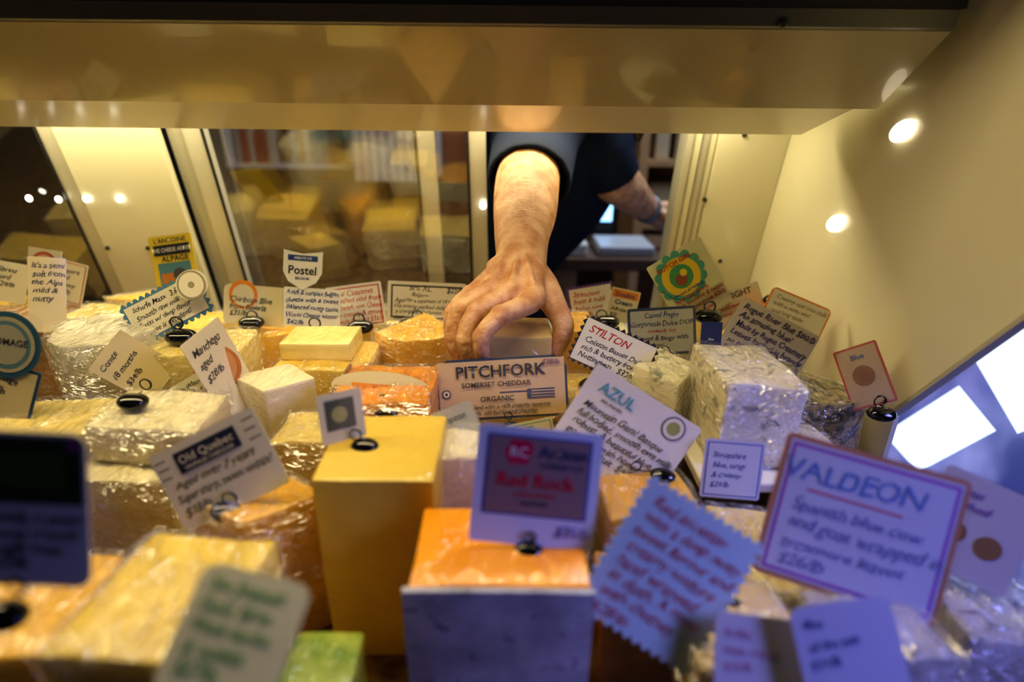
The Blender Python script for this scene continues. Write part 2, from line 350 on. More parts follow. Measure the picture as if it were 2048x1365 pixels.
# --- back row
for (l,u0,u1,v,y,dy,mt,sh) in [
 ('pale wedge lying in the back row',185,330,603,.77,.06,'yellow','tri'),
 ('boxed cream cheese with dark printed label',100,262,640,.68,.06,'pale','box'),
 ('brown-rinded cheese in the back row',-110,70,650,.66,.08,'brownrind','box'),
 ('cream cheese block beside the foil-wrapped wheel',262,420,662,.665,.08,'yellow','box'),
 ('golden cheese wedge in film in the back row',478,592,672,.655,.08,'gold','rwedge'),
 ('pale cheese block below a crest card',600,745,655,.70,.07,'yellow','box'),
 ('pale yellow cheese behind a price card',440,590,640,.76,.05,'yellow','tri'),
 ('cheese in film below a dark-bordered card',770,925,650,.72,.06,'pale','box'),
 ('white film-wrapped cheese in the back row',1135,1262,668,.70,.07,'white','box'),
 ('round blue cheese in film in the back row',1272,1420,712,.60,.09,'blue','tri'),
 ('cream cheese block in the back row by the corner',1425,1540,668,.66,.08,'yellow','box'),
 ('yellow cheese wedge with orange rim by the wall',1520,1622,672,.60,.07,'gold','wedge'),
 ('film-wrapped cheese block behind the wedge',1440,1600,640,.76,.06,'pale','box'),
 ('film-wrapped pale cheese in the back corner',-360,-120,660,.66,.09,'pale','box'),
 ('yellow cheese block at the back',-240,-20,620,.78,.07,'yellow','box'),
 ]:
    blk(l,u0,u1,v,y,dy,mt,shape=sh,disp=.003,rot=random.uniform(-8,8),wrap=True)
# ------------------------------------------------------------------ cards
def ink(c): return pm('ink_%.2f_%.2f_%.2f'%tuple(c),c,.5,coat=.3)
INK=(.03,.03,.05); BLUE=(.03,.07,.28); RED=(.55,.03,.03); WHT=(.86,.85,.76); CRM=(.80,.74,.54); GRN=(.05,.28,.10); ORG=(.85,.30,.03); PUR=(.18,.08,.40); YEL=(.88,.68,.06); TEAL=(.10,.38,.42)
TC={}
def tmesh(s,off,sh):
    k=(s,off,sh)
    if k not in TC:
        cu=bpy.data.curves.new('t','FONT'); cu.body=s; cu.size=1; cu.resolution_u=2; cu.offset=off; cu.shear=sh; cu.align_x='LEFT'
        if sh: cu.space_character=.95
        ob=bpy.data.objects.new('t',cu); me=bpy.data.meshes.new_from_object(ob); bpy.data.objects.remove(ob)
        if sh:
            o=Vector((random.random()*50,0,0))
            for v in me.vertices:
                nn=noise.noise_vector(v.co*2.1+o); n2=noise.noise_vector(v.co*.5+o)
                v.co.x+=nn.x*.10; v.co.y+=nn.y*.13+n2.y*.16
        xs=[v.co.x for v in me.vertices] or [0,1]
        TC[k]=(me,min(xs),max(xs))
    return TC[k]
M_lam=glass_mat('laminate_film',.07,(.97,.97,.95),.12)
def outline(kind,w,h):
    P=[]
    if kind in('rect',): r=min(w,h)*.04; n=3
    if kind=='round': r=min(w,h)*.14; n=5
    if kind in('rect','round'):
        for cx,cz,a0 in [(w/2-r,h/2-r,0),(-w/2+r,h/2-r,90),(-w/2+r,-h/2+r,180),(w/2-r,-h/2+r,270)]:
            for i in range(n+1):
                a=math.radians(a0+90*i/n); P.append((cx+r*math.cos(a),cz+r*math.sin(a)))
    elif kind in('scallop','zigzag'):
        s=w/12; amp=s*.28
        def edge(a,b):
            L=math.hypot(b[0]-a[0],b[1]-a[1]); n=max(3,int(L/s)); dx,dz=(b[0]-a[0])/L,(b[1]-a[1])/L; nx,nz=dz,-dx
            sub=2 if kind=='zigzag' else 6
            for i in range(n):
                for k in range(sub):
                    t=(i+k/sub)/n; o=(amp if (k==0) else -amp) if kind=='zigzag' else amp*(math.sin(math.pi*k/sub)*2-1)
                    P.append((a[0]+dx*L*t+nx*o,a[1]+dz*L*t+nz*o))
        c=[(w/2,-h/2),(w/2,h/2),(-w/2,h/2),(-w/2,-h/2)]
        for i in range(4): edge(c[i],c[(i+1)%4])
    elif kind=='circle':
        P=[(w/2*math.cos(i*math.pi/20),h/2*math.sin(i*math.pi/20)) for i in range(40)]
    elif kind=='shield':
        P=[(w*.5,h*.5),(0,h*.42),(-w*.5,h*.5),(-w*.5,-h*.05),(-w*.36,-h*.3),(0,-h*.5),(w*.36,-h*.3),(w*.5,-h*.05)]
    elif kind=='tag':
        c=w*.09; P=[(w/2-c,h/2),(-w/2+c,h/2),(-w/2,h/2-c),(-w/2,-h/2+c),(-w/2+c,-h/2),(w/2-c,-h/2),(w/2,-h/2+c),(w/2,h/2-c)]
    return P
def holder(P,top,scale=1.0,yaw=0,label='black pebble-shaped card holder with wire spiral clip'):
    bm=bmesh.new(); bmesh.ops.create_uvsphere(bm,u_segments=24,v_segments=14,radius=1)
    for v in bm.verts:
        v.co=Vector((v.co.x*.0165,v.co.y*.0125,v.co.z*.0085+.0070))*scale; v.co+=noise.noise_vector(v.co*60)*.0012
    h=obj_bm('card_holder',bm,M_black,smooth=True,mw=Matrix.Translation(P)@Matrix.Rotation(yaw,4,'Z'))
    tag(h,label,'card holder',group='pebble card holders on the cheeses')
    cu=bpy.data.curves.new('w','CURVE'); cu.dimensions='3D'; cu.bevel_depth=.0008*scale; cu.bevel_resolution=2
    sp=cu.splines.new('POLY'); pts=[]
    a=P+Vector((0,0,.012*scale)); b=Vector(top)
    up=(b-a); n=40
    rr=.0065*scale
    for i in range(n+1):
        t=i/n
        if t<.35: p=a.lerp(a+up*.45,t/.35)
        else:
            th=(t-.35)/.65*math.pi*3.2; p=a+up*.45+Vector((math.sin(th)*rr,-.001+.0025*(t-.35),rr-math.cos(th)*rr))
        pts.append(p)
    sp.points.add(len(pts)-1)
    for q,p in zip(sp.points,pts): q.co=(p.x,p.y,p.z,1)
    t=bpy.data.objects.new('t',cu); me=bpy.data.meshes.new_from_object(t); bpy.data.objects.remove(t)
    me.materials.clear(); me.materials.append(M_black)
    w=bpy.data.objects.new('wire_clip',me); COL.objects.link(w); par(w,h)
def card(label,u,v,y,w,h,roll=0,yaw=0,lean=16,base=WHT,outl='rect',border=None,bw=.05,line=None,rects=(),discs=(),texts=(),hold=None,hs=1.0,lam=True,name='price_card',hand=(),hcol=INK):
    P=U(u,v,y); W=m(w,P); H=m(h,P)
    mw=Matrix.Translation(P)@Matrix.Rotation(math.radians(yaw),4,'Z')@Matrix.Rotation(math.radians(-lean),4,'X')@Matrix.Rotation(math.radians(roll),4,'Y')
    bm=bmesh.new(); pts=outline(outl,W,H); T=.0006
    a=[bm.verts.new((x,0,z)) for x,z in pts]; b=[bm.verts.new((x,T,z)) for x,z in pts]; n=len(pts)
    bm.faces.new(a); bm.faces.new(b[::-1])
    for i in range(n): bm.faces.new([a[i],b[i],b[(i+1)%n],a[(i+1)%n]])
    bmesh.ops.recalc_face_normals(bm,faces=bm.faces)
    bc=border if border else base
    sheet=obj_bm(name,bm,pm('card_%.2f_%.2f_%.2f'%tuple(bc),bc,.45,coat=.5,coatr=.08),mw=mw)
    tag(sheet,label,'price card')
    mats=[]
    def mi(c):
        k=ink(c)
        if k not in mats: mats.append(k)
        return mats.index(k)
    bm=bmesh.new(); lay=[0]
    def X(fx): return (fx-.5)*W
    def Z(fz): return (.5-fz)*H
    def addpoly(pp,c):
        lay[0]+=1; f=bm.faces.new([bm.verts.new((x,-.00025-.00012*lay[0],z)) for x,z in pp]); f.material_index=mi(c)
    if border:
        bb=bw*W; addpoly([(-W/2+bb,-H/2+bb),(W/2-bb,-H/2+bb),(W/2-bb,H/2-bb),(-W/2+bb,H/2-bb)],base)
    if line:
        for k,c in ((.045,line),(.065,base)):
            bb=k*W; addpoly([(-W/2+bb,-H/2+bb),(W/2-bb,-H/2+bb),(W/2-bb,H/2-bb),(-W/2+bb,H/2-bb)],c)
    for x0,z0,x1,z1,c in rects: addpoly([(X(x0),Z(z1)),(X(x1),Z(z1)),(X(x1),Z(z0)),(X(x0),Z(z0))],c)
    for cx,cz,r,c in discs: addpoly([(X(cx)+r*W*math.cos(i*math.pi/14),Z(cz)+r*W*math.sin(i*math.pi/14)) for i in range(28)],c)
    if lay[0]:
        o=obj_bm('printed_design',bm,mats,mw=mw); par(o,sheet)
    else: bm.free()
    mats=[]; bm=bmesh.new(); any_=False
    allt=list(texts)
    if hand:
        x0,z0,dz,sz,lines=hand
        for i,s in enumerate(lines): allt.append((s,x0+random.uniform(-.01,.02),z0+dz*i,sz*1.05,hcol,'L',.28))
    ly=-.0003-.00012*(lay[0]+1)
    for t in allt:
        s,fx,fz,fs,c=t[:5]; al=t[5] if len(t)>5 else 'C'; sh=t[6] if len(t)>6 else 0
        me,mn,mxx=tmesh(s,.004 if sh else .014,sh); size=fs*H; wid=(mxx-mn)*size; maxw=(.92 if al=='C' else (.97-fx))*W
        sx=size*min(1,maxw/max(wid,1e-6)); x=X(fx)-((mxx-mn)*sx/2 if al=='C' else 0)-mn*sx; z=Z(fz)
        nv=len(bm.verts); nf=len(bm.faces); bm.from_mesh(me); bm.verts.ensure_lookup_table(); bm.faces.ensure_lookup_table()
        for vv in bm.verts[nv:]: vv.co=Vector((x+vv.co.x*sx,ly,z+vv.co.y*size))
        k=mi(c)
        for ff in bm.faces[nf:]: ff.material_index=k
        any_=True
    if any_: o=obj_bm('lettering',bm,mats,mw=mw); par(o,sheet)
    else: bm.free()
    if lam:
        bm=bmesh.new(); q=outline('round',W*1.05,H*1.05)
        bm.faces.new([bm.verts.new((x,ly-.0004,z)) for x,z in q])
        o=obj_bm('laminate',bm,M_lam,mw=mw); par(o,sheet)
    if hold:
        hp=U(*hold)
        bot=mw@Vector((0,0,-H*.42)); holder(hp,bot,hs)
    return sheet
card('yellow printed card with black banner and mountain picture',350,535,.74,86,128,-8,base=YEL,rects=[(.08,.14,.92,.30,INK),(.12,.42,.88,.92,(.12,.30,.38)),(.16,.58,.80,.88,(.65,.25,.05))],discs=[(.6,.62,.16,(.1,.1,.12))],
  texts=[("L'ANTOINE",.5,.11,.10,INK),('THE CHEESE ARTIST',.5,.25,.09,WHT),('ALPAGE',.55,.40,.12,INK)])
card('cream handwritten card with scalloped blue border',333,618,.56,168,84,-27,base=CRM,outl='scallop',border=(.10,.25,.38),bw=.035,hand=(.10,.28,.19,.17,['Scharfe Maxx  3.60/lb','Smooth raw milk','Swiss w/ deep flavor','cheese is excellent!']),hold=(365,686,.55))
card('round card with a wheel emblem',383,570,.555,66,60,-25,base=CRM,outl='circle',discs=[(.5,.5,.44,(.35,.30,.2)),(.5,.5,.38,CRM),(.5,.5,.10,(.35,.30,.2))],rects=[(.48,.12,.52,.88,(.35,.3,.2)),(.12,.47,.88,.53,(.35,.3,.2))],lam=False)
card('shield-shaped white crest card with blue edge',605,541,.66,78,78,4,base=WHT,outl='shield',rects=[(.12,.12,.88,.26,BLUE)],texts=[('ABBAYE DE',.5,.22,.09,WHT),('Postel',.5,.60,.30,INK),('BELGIUM',.5,.74,.09,BLUE)])
card('white handwritten card below a crest',624,616,.65,114,78,3,base=WHT,hcol=BLUE,hand=(.05,.18,.19,.175,['A rich & complex Belgian','cheese with a sweet','balanced nutty taste.','World Cheese winner','        $42/lb']),hold=(640,684,.60))
card('cream card with orange arch and handwriting',512,612,.69,130,80,4,base=(.82,.75,.54),outl='round',discs=[(.30,.24,.22,ORG),(.30,.26,.17,CRM)],hand=(.10,.42,.18,.18,['  Chiriboga Blue','from Bavaria','       $35/lb']),hold=(505,656,.67))
card('white card with red border line and handwriting',712,613,.68,112,88,-8,base=WHT,line=RED,hcol=RED,hand=(.12,.24,.16,.16,['Red Casanova','washed rind from','Denmark. cow. Cheese','so creamy & strong','really flavored $36/lb']),hold=(722,664,.66))
card('white card with dark dotted border and long description',853,605,.70,156,80,2,base=WHT,line=INK,texts=[('Bru XL',.42,.22,.20,INK,'C',.2),('-Belgium-',.42,.36,.13,INK,'C',.2),('$22/lb',.86,.24,.17,INK,'C',.2)],hand=(.09,.52,.14,.14,['Aged for a minimum of 14 months','this young packed delight has','a complex sharpness with a','distinct butterscotch sweetness']),hold=(822,660,.68))
card('cream card with purple scalloped edge',1184,610,.70,92,80,-10,base=WHT,outl='scallop',border=PUR,bw=.045,hcol=RED,hand=(.12,.26,.17,.16,['Stracchino','fresh & mild','Italian cow','   $24/lb']),hold=(1212,655,.66))
card('small card with orange heading',1246,612,.69,58,66,12,base=CRM,rects=[(.05,.05,.95,.28,ORG)],texts=[('Double',.5,.24,.2,BLUE),('Cream',.5,.48,.2,BLUE)],hand=(.1,.68,.16,.14,['Soft-ripe','$25']))
card('tilted card with round green scalloped badge',1370,548,.64,122,100,-32,base=(.76,.74,.42),discs=[(.42+.36*math.cos(k*math.pi/7),.50+.36*1.22*math.sin(k*math.pi/7),.075,(.12,.42,.28)) for k in range(14)]+[(.42,.50,.37,(.12,.42,.28)),(.42,.5,.32,(.88,.62,.05)),(.42,.5,.20,(.10,.36,.12)),(.40,.56,.10,(.35,.12,.05)),(.48,.45,.06,YEL)],texts=[('DUTCH GIRL',.42,.24,.13,RED),('Product of Holland',.42,.83,.08,BLUE),('Aged Goat Gouda',.42,.95,.10,RED)])
card('cream handwritten strip below a green badge card',1408,604,.65,104,52,-30,base=CRM,hcol=RED,hand=(.06,.30,.26,.24,['A decadent & sweet','aged goat gouda $26/lb','silky smooth']),hold=(1415,645,.62))
card('slate-blue bordered handwritten card',1324,663,.60,136,96,-4,base=(.50,.50,.44),border=(.06,.08,.15),bw=.04,hcol=(.03,.03,.10),texts=[('Castel Regio',.5,.20,.15,BLUE,'C',.2),('Gorgonzola Dolce DOP',.5,.38,.15,(.05,.05,.14),'C',.2),('Lombardy, Italy',.5,.52,.10,RED,'C',.2)],hand=(.10,.68,.145,.14,['Sweet & tangy with','so creamy','           $26/lb']),hold=(1326,748,.55))
card('narrow dark navy tab with small print',1421,690,.505,42,92,2,base=(.03,.04,.11),texts=[('blue',.5,.4,.07,CRM)],lam=False)
card('cream card with bold capital heading and red arc',1478,612,.66,98,72,-20,base=CRM,texts=[('INSIGHT',.5,.25,.24,INK)],hcol=RED,hand=(.1,.5,.18,.16,['well ripened','semi-soft $2/lb']))
card('pale round-edged card with orange rim',1590,632,.62,130,76,22,base=CRM,outl='round',border=ORG,bw=.03,hcol=(.3,.2,.1),hand=(.1,.25,.18,.16,['Creamy raw cow milk','with a nutty end','and long taste','      $33/lb']),hold=(1552,612,.66))
card('tan handwritten card clipped above blue cheese',1535,686,.52,176,116,27,base=(.58,.50,.36),hcol=(.08,.06,.12),hand=(.06,.17,.155,.15,['Rogue River Blue $60/lb','An amazing blue!','Made by Rogue Creamery','Leaves bathed in brandy','so rich and sweet','best in the world!']),hold=(1556,756,.47))
card('white card with black zigzag edge and red heading',1227,706,.52,160,96,24,base=WHT,outl='zigzag',border=INK,bw=.025,texts=[('STILTON',.38,.32,.24,RED,'C',.28)],hand=(.10,.52,.17,.16,['Colston Basset Dairy','rich & buttery from','Nottingham   $32/lb']),hold=(1190,785,.50))
card('red-bordered printed card leaning on the wall',1728,752,.50,84,124,-38,yaw=-55,base=(.45,.33,.24),border=(.45,.06,.04),bw=.05,discs=[(.5,.5,.25,(.25,.12,.08))],texts=[('Blue',.5,.22,.12,BLUE)],hold=(1760,838,.47),hs=.8)
card('kraft-tan tag with dark border and fork drawing',1004,777,.475,262,124,-4,base=(.70,.52,.30),outl='tag',border=(.04,.07,.13),bw=.018,
  rects=[(.48,.555,.72,.58,(.04,.08,.18)),(.70,.53,.90,.55,(.04,.08,.18)),(.70,.575,.90,.595,(.04,.08,.18)),(.70,.62,.90,.64,(.04,.08,.18)),(.70,.665,.90,.685,(.04,.08,.18)),(.69,.53,.715,.685,(.04,.08,.18))],discs=[(.075,.55,.034,INK),(.075,.55,.026,CRM),(.075,.55,.010,INK)],
  texts=[('PITCHFORK',.50,.30,.27,(.03,.04,.08)),('SOMERSET CHEDDAR',.46,.46,.115,(.03,.04,.08)),('ORGANIC',.46,.70,.12,(.03,.04,.08)),('$38/lb',.88,.15,.12,(.2,.08,.2),'C',.2)],hand=(.12,.82,.10,.10,['Full bodied with a rich creamy texture','fruity fresh. old fashioned cheddar']),hold=(1025,862,.44),hs=.55)
card('small blue-lined card standing behind a wooden tag',1062,862,.42,92,40,-12,base=CRM,line=TEAL,texts=[('T',.5,.6,.5,TEAL)])
card('white card with teal heading and olive emblem',1248,872,.385,250,190,32,base=(.80,.76,.60),discs=[(.80,.16,.10,(.2,.2,.18)),(.80,.16,.085,CRM),(.80,.16,.055,(.35,.38,.10))],texts=[('AZUL',.28,.24,.17,TEAL),('san martin',.28,.32,.06,INK)],hand=(.07,.45,.105,.105,['Mountain Gem! Basque','full bodied, smooth ewe milk','robust. A beautiful blue','goes well with honey','and dried fruit  $40/lb']),hold=(1325,960,.37),hs=.6)
card('pale card with dotted green edge and blue lettering',924,893,.375,100,165,-22,base=(.66,.64,.42),outl='zigzag',hcol=(.10,.18,.18),hand=(.12,.18,.11,.11,['Hampton','  Vine','Cheddar','smoky &','nutty old','world','$30/lb']))
card('white framed card with brown square and red logo',1072,976,.262,250,238,5,base=(.78,.80,.86),rects=[(.08,.07,.92,.75,(.06,.10,.38)),(.10,.085,.90,.735,(.34,.22,.20)),(.26,.11,.42,.31,(.66,.01,.08))],discs=[(.31,.22,.08,(.66,.01,.08)),(.38,.18,.07,(.66,.01,.08))],
  texts=[('RC',.34,.25,.12,WHT),('Artisan',.69,.24,.14,(.05,.08,.16)),('CHEESE CO',.69,.33,.07,(.05,.08,.16)),('Red Rock',.5,.50,.165,(.72,.01,.05)),('a blue cheddar',.5,.58,.06,(.72,.01,.05)),('handmade',.5,.65,.055,INK),('$35/lb',.82,.90,.12,(.15,.15,.4),'C',.2)],hold=(1058,1110,.25),hs=.5,lean=20,lam=False)
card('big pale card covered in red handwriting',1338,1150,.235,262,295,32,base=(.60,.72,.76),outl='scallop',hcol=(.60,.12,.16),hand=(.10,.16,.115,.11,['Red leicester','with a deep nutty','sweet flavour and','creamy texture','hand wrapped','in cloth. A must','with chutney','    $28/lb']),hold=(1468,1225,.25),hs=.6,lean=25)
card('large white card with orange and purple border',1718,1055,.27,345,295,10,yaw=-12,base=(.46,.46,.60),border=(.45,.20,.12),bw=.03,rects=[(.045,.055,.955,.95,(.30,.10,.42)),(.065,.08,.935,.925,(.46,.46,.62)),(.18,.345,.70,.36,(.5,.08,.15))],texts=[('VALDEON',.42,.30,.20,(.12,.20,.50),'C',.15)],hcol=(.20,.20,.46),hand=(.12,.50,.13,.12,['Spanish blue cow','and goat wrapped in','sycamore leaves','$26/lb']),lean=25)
card('white card with black banner and sunray strokes',438,940,.315,234,170,-27,base=(.80,.76,.56),outl='rect',rects=[(.20,.10,.78,.36,(.02,.025,.06)),(.02,.12,.12,.135,INK),(.03,.22,.13,.235,INK),(.02,.33,.12,.345,INK),(.86,.10,.97,.115,INK),(.85,.22,.96,.235,INK),(.86,.34,.97,.355,INK)],
  texts=[('Old Quebec',.49,.25,.14,CRM),('VINTAGE CHEDDAR',.49,.335,.07,CRM)],hand=(.08,.52,.16,.14,['  Aged over 7 years','Super sharp, sweet, timbale!','            $38/lb']),hold=(458,1034,.305),hs=.7,lean=20)
card('small leaning card with dark photo square',684,833,.335,90,100,4,yaw=38,base=(.70,.66,.42),rects=[(.14,.14,.80,.75,(.08,.09,.04))],discs=[(.45,.45,.18,(.40,.38,.12))],hold=(732,903,.33),hs=.6)
card('round orange badge card with black figure',434,737,.48,98,92,-10,base=(.62,.22,.06),outl='circle',discs=[(.5,.5,.42,(.72,.34,.12)),(.5,.42,.15,INK)],rects=[(.38,.5,.62,.8,INK)])
card('cream handwritten card below an orange badge',398,783,.465,120,68,-32,base=CRM,hand=(.08,.28,.22,.2,['From Wisconsin','minimum a year','a delight!']))
card('cream card seen nearly edge-on in its holder',447,742,.47,130,185,-6,yaw=84,base=CRM,hand=(.1,.2,.15,.12,['Manchego','aged','$28/lb']),hold=(418,845,.44),hs=.6)
card('cream card turned sideways with faint writing',272,735,.50,95,130,-38,yaw=55,base=(.70,.60,.32),hand=(.1,.2,.2,.12,['Comte','18 months','$34/lb']),hold=(270,815,.40),hs=.75)
card('laminated printed oval label lying on smoked cheese',762,776,.445,200,66,4,lean=35,base=(.80,.68,.36),outl='circle',rects=[(.2,.40,.8,.62,ORG)],texts=[('gouda',.5,.58,.24,RED)],hold=(775,832,.42),hs=.7)
card('round badge card with dark teal ring',14,690,.42,135,135,8,base=(.03,.10,.16),outl='circle',discs=[(.5,.5,.42,(.42,.38,.24)),(.5,.5,.36,(.10,.20,.24)),(.5,.5,.30,(.36,.34,.24))],texts=[('FROMAGE',.5,.5,.14,INK)])
card('pale teal-bordered card below a round badge',10,790,.41,120,130,18,base=(.56,.48,.26),border=(.02,.08,.15),bw=.05,hand=(.1,.3,.2,.15,['Homage','$31/lb']))
card('tall laminated card with green photo on top',70,1020,.185,215,320,2,base=(.80,.80,.76),outl='round',rects=[(.0,.03,.96,.46,(.02,.045,.015)),(.1,.12,.8,.36,(.06,.14,.015))],discs=[(.88,.08,.05,(.45,.05,.35)),(.05,.42,.08,(.5,.03,.03))],hcol=(.03,.04,.08),hand=(.06,.58,.10,.10,['Gouda, a sweet','young creamy','bright taste','  $22/lb']),hold=(20,1245,.17),hs=.55)
card('laminated card with green handwriting under glare',468,1275,.155,240,245,12,base=(.86,.82,.48),outl='round',hcol=(.05,.34,.08),hand=(.12,.2,.16,.15,['San Joaquin','Gold, farm','fresh herbs','& nettles','  $27/lb']),lean=52)
card('small card with red round badge at the back',88,535,.74,66,74,8,base=CRM,discs=[(.5,.45,.42,(.55,.12,.05)),(.5,.45,.33,(.75,.5,.25))],hand=(.1,.9,.1,.1,['$30']))
card('cream card with red edge line at the back',137,565,.74,66,84,14,base=CRM,line=RED,hand=(.15,.28,.17,.15,['Gruyere','aged','creamy','$33/lb']))
card('small handwritten card in the far corner',20,565,.72,58,80,16,yaw=20,base=CRM,hand=(.1,.25,.18,.16,['Sbrinz','hard','$29/lb']))
card('long cream card leaning across others',95,590,.66,60,150,14,yaw=45,base=(.74,.64,.38),hand=(.1,.15,.11,.1,["It's a semi","soft from","the Alps","mild &","nutty"]))
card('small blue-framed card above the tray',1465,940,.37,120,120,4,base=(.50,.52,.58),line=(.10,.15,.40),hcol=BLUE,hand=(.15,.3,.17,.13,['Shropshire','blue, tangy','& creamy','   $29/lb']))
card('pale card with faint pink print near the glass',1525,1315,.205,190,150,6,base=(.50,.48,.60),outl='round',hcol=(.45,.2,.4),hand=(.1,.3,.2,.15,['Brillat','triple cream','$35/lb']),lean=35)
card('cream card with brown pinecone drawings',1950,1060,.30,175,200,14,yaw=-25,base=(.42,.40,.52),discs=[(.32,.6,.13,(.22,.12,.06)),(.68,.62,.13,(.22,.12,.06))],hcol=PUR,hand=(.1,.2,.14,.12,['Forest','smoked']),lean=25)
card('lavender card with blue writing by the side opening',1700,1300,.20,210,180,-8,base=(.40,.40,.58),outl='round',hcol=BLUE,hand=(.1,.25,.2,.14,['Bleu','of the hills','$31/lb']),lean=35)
# ------------------------------------------------------------------ glowing panes added for the shop windows reflected in the glass
def reflq(name,pts,mt,xx):
    bm=bmesh.new(); bm.faces.new([bm.verts.new(SX(u,v,xx)) for u,v in pts]); o=obj_bm(name,bm,mt); tag(o,kind='structure')
reflq('window_reflection_1',[(1768,868),(1918,772),(1992,862),(1836,945)],emis('reflected_daylight_a',(.66,.80,1),1.5),.72)
reflq('window_reflection_2',[(1935,695),(2110,570),(2200,800),(2035,868)],emis('reflected_daylight_b',(.66,.80,1),1.5),.72)
mt,nt,b=new_mat('reflected_street_glow')
tc=nt.nodes.new('ShaderNodeTexCoord'); nn_=nt.nodes.new('ShaderNodeTexNoise'); nn_.inputs['Scale'].default_value=9; rr_=nt.nodes.new('ShaderNodeValToRGB')
rr_.color_ramp.elements[0].color=(.04,.05,.20,1); rr_.color_ramp.elements[1].color=(.20,.21,.50,1); rr_.color_ramp.elements[0].position=.35; rr_.color_ramp.elements[1].position=.65
nt.links.new(tc.outputs['Object'],nn_.inputs['Vector']); nt.links.new(nn_.outputs['Fac'],rr_.inputs[0]); nt.links.new(rr_.outputs[0],b.inputs['Emission Color']); b.inputs['Emission Strength'].default_value=1.0
b.inputs['Base Color'].default_value=(.02,.02,.06,1)
reflq('window_reflection_3',[(1600,700),(2300,300),(2500,1700),(1350,1700)],mt,.76)  # glowing panel added to imitate the blue haze reflected from the street
# ------------------------------------------------------------------ back room
M_white=pm('white_laminate',(.62,.62,.60),.5); M_pine=pm('pine_wood',(.42,.25,.12),.6,var=.35,bscale=14); M_dwood=pm('dark_wood',(.10,.055,.03),.5,var=.3,bscale=12)
shelf=empty('wall_shelf',(-.86,2.5,.14)); tag(shelf,'white wall-mounted book shelf box','shelf')
for b in [(-1.14,-.64,2.35,2.6,.14,.155),(-1.14,-.64,2.35,2.6,.42,.435),(-1.14,-1.12,2.35,2.6,.155,.42),(-.66,-.64,2.35,2.6,.155,.42)]:
    o=box('shelf_board',*b,M_white); par(o,shelf)
o=box('back_panel',-1.14,-.64,2.59,2.61,.14,.43,pm('shelf_back_dark',(.10,.07,.05),.7)); par(o,shelf)
x=-1.11
for i in range(13):
    w=random.uniform(.018,.032); hh=random.uniform(.11,.17)
    if i==6: x+=.06
    c=random.choice([(.35,.05,.04),(.5,.45,.35),(.1,.15,.2),(.4,.2,.05),(.25,.25,.25)])
    o=box('book',x,x+w,2.38,2.53,.156,.156+hh,pm('book_%.2f%.2f'%(c[0],c[1]),c,.6),bev=.002); tag(o,'upright book with coloured spine on a white shelf','book',group='books on the wall shelf'); x+=w+.003
bm=bmesh.new()
xs=-.62
pts=[]
for i in range(9):
    pts+=[(xs+i*.034,2.33),(xs+i*.034,2.30),(xs+i*.034+.027,2.30),(xs+i*.034+.027,2.33)]
pts+=[(-.315,2.33),(-.315,2.61),(-.62,2.61)]
a=[bm.verts.new((x,y,.10)) for x,y in pts]; b=[bm.verts.new((x,y,.5)) for x,y in pts]
for i in range(len(pts)): bm.faces.new([a[i],a[(i+1)%len(pts)],b[(i+1)%len(pts)],b[i]])
bm.faces.new(a[::-1]); bm.faces.new(b); bmesh.ops.recalc_face_normals(bm,faces=bm.faces)
o=obj_bm('slatted_cabinet',bm,M_white); tag(o,'white slatted wall cabinet hanging beside the shelf','cabinet')
crate=empty('wooden_crate_shelf',(.5,2.0,-.8)); tag(crate,'pine crate shelving behind the counter','shelf')
for b in [(.40,.43,1.9,2.2,-.8,.9),(.76,.79,1.9,2.2,-.8,.9),(.43,.76,1.9,2.2,.0,.02),(.43,.76,1.9,2.2,.20,.22),(.43,.76,1.9,2.2,.45,.47),(.43,.76,2.18,2.2,-.8,.9)]:
    o=box('shelf_board',*b,M_pine); par(o,crate)
for b,l in [((.455,.50,1.93,2.0,.22,.38),'cream paper box on a pine shelf'),((.52,.60,1.93,1.96,.22,.42),'pine slatted box on a pine shelf'),((.45,.56,1.93,2.1,.02,.15),'cardboard box on a lower pine shelf')]:
    o=box('storage_box',*b,pm('card_box',(.45,.36,.24),.7,var=.2),bev=.004); tag(o,l,'box')
tab=empty('work_table',(.3,1.55,-.8)); tag(tab,'dark wooden work table behind the counter','table')
o=box('table_top',.10,.90,1.48,1.80,-.035,.0,M_dwood,bev=.004); par(o,tab)
for x,y in [(.13,1.51),(.84,1.51),(.13,1.75),(.84,1.75)]:
    o=box('table_leg',x,x+.045,y,y+.03,-.8,-.035,M_pine); par(o,tab)
o=box('receipt_printer',.14,.20,1.50,1.60,.0,.035,M_white,bev=.006); tag(o,'small white receipt printer on the work table','printer')
o=box('kitchen_scale',.23,.38,1.50,1.66,.0,.028,pm('grey_plastic',(.40,.42,.46),.4),bev=.006); tag(o,'flat grey kitchen scale on the work table','scale')
mon=box('card_terminal',.235,.30,1.70,1.74,.0,.15,M_dark,bev=.006); tag(mon,'black payment terminal with lit blue screen','terminal')
bm=bmesh.new(); bbox(bm,-.024,.024,-.0215,-.0205,.06,.12); o=obj_bm('screen',bm,emis('screen_glow',(.25,.55,1),3),loc=(.2675,1.72,0)); par(o,mon)
bm=bmesh.new(); bbox(bm,-.07,.07,-.004,.004,0,.12)
o=obj_bm('tablet_computer',bm,pm('tablet_blue',(.03,.08,.18),.25,coat=.5),mw=Matrix.Translation((.50,1.56,.002))@Matrix.Rotation(math.radians(-28),4,'X')@Matrix.Rotation(math.radians(-12),4,'Y')); tag(o,'dark tablet computer propped up on the work table','tablet')
area('back_room_lamp',(.9,1.45,1.7),.6,.6,30,(.75,.85,1),(math.radians(10),math.radians(12),0))  # unseen cool light added to rim the sleeve and brighten the crates
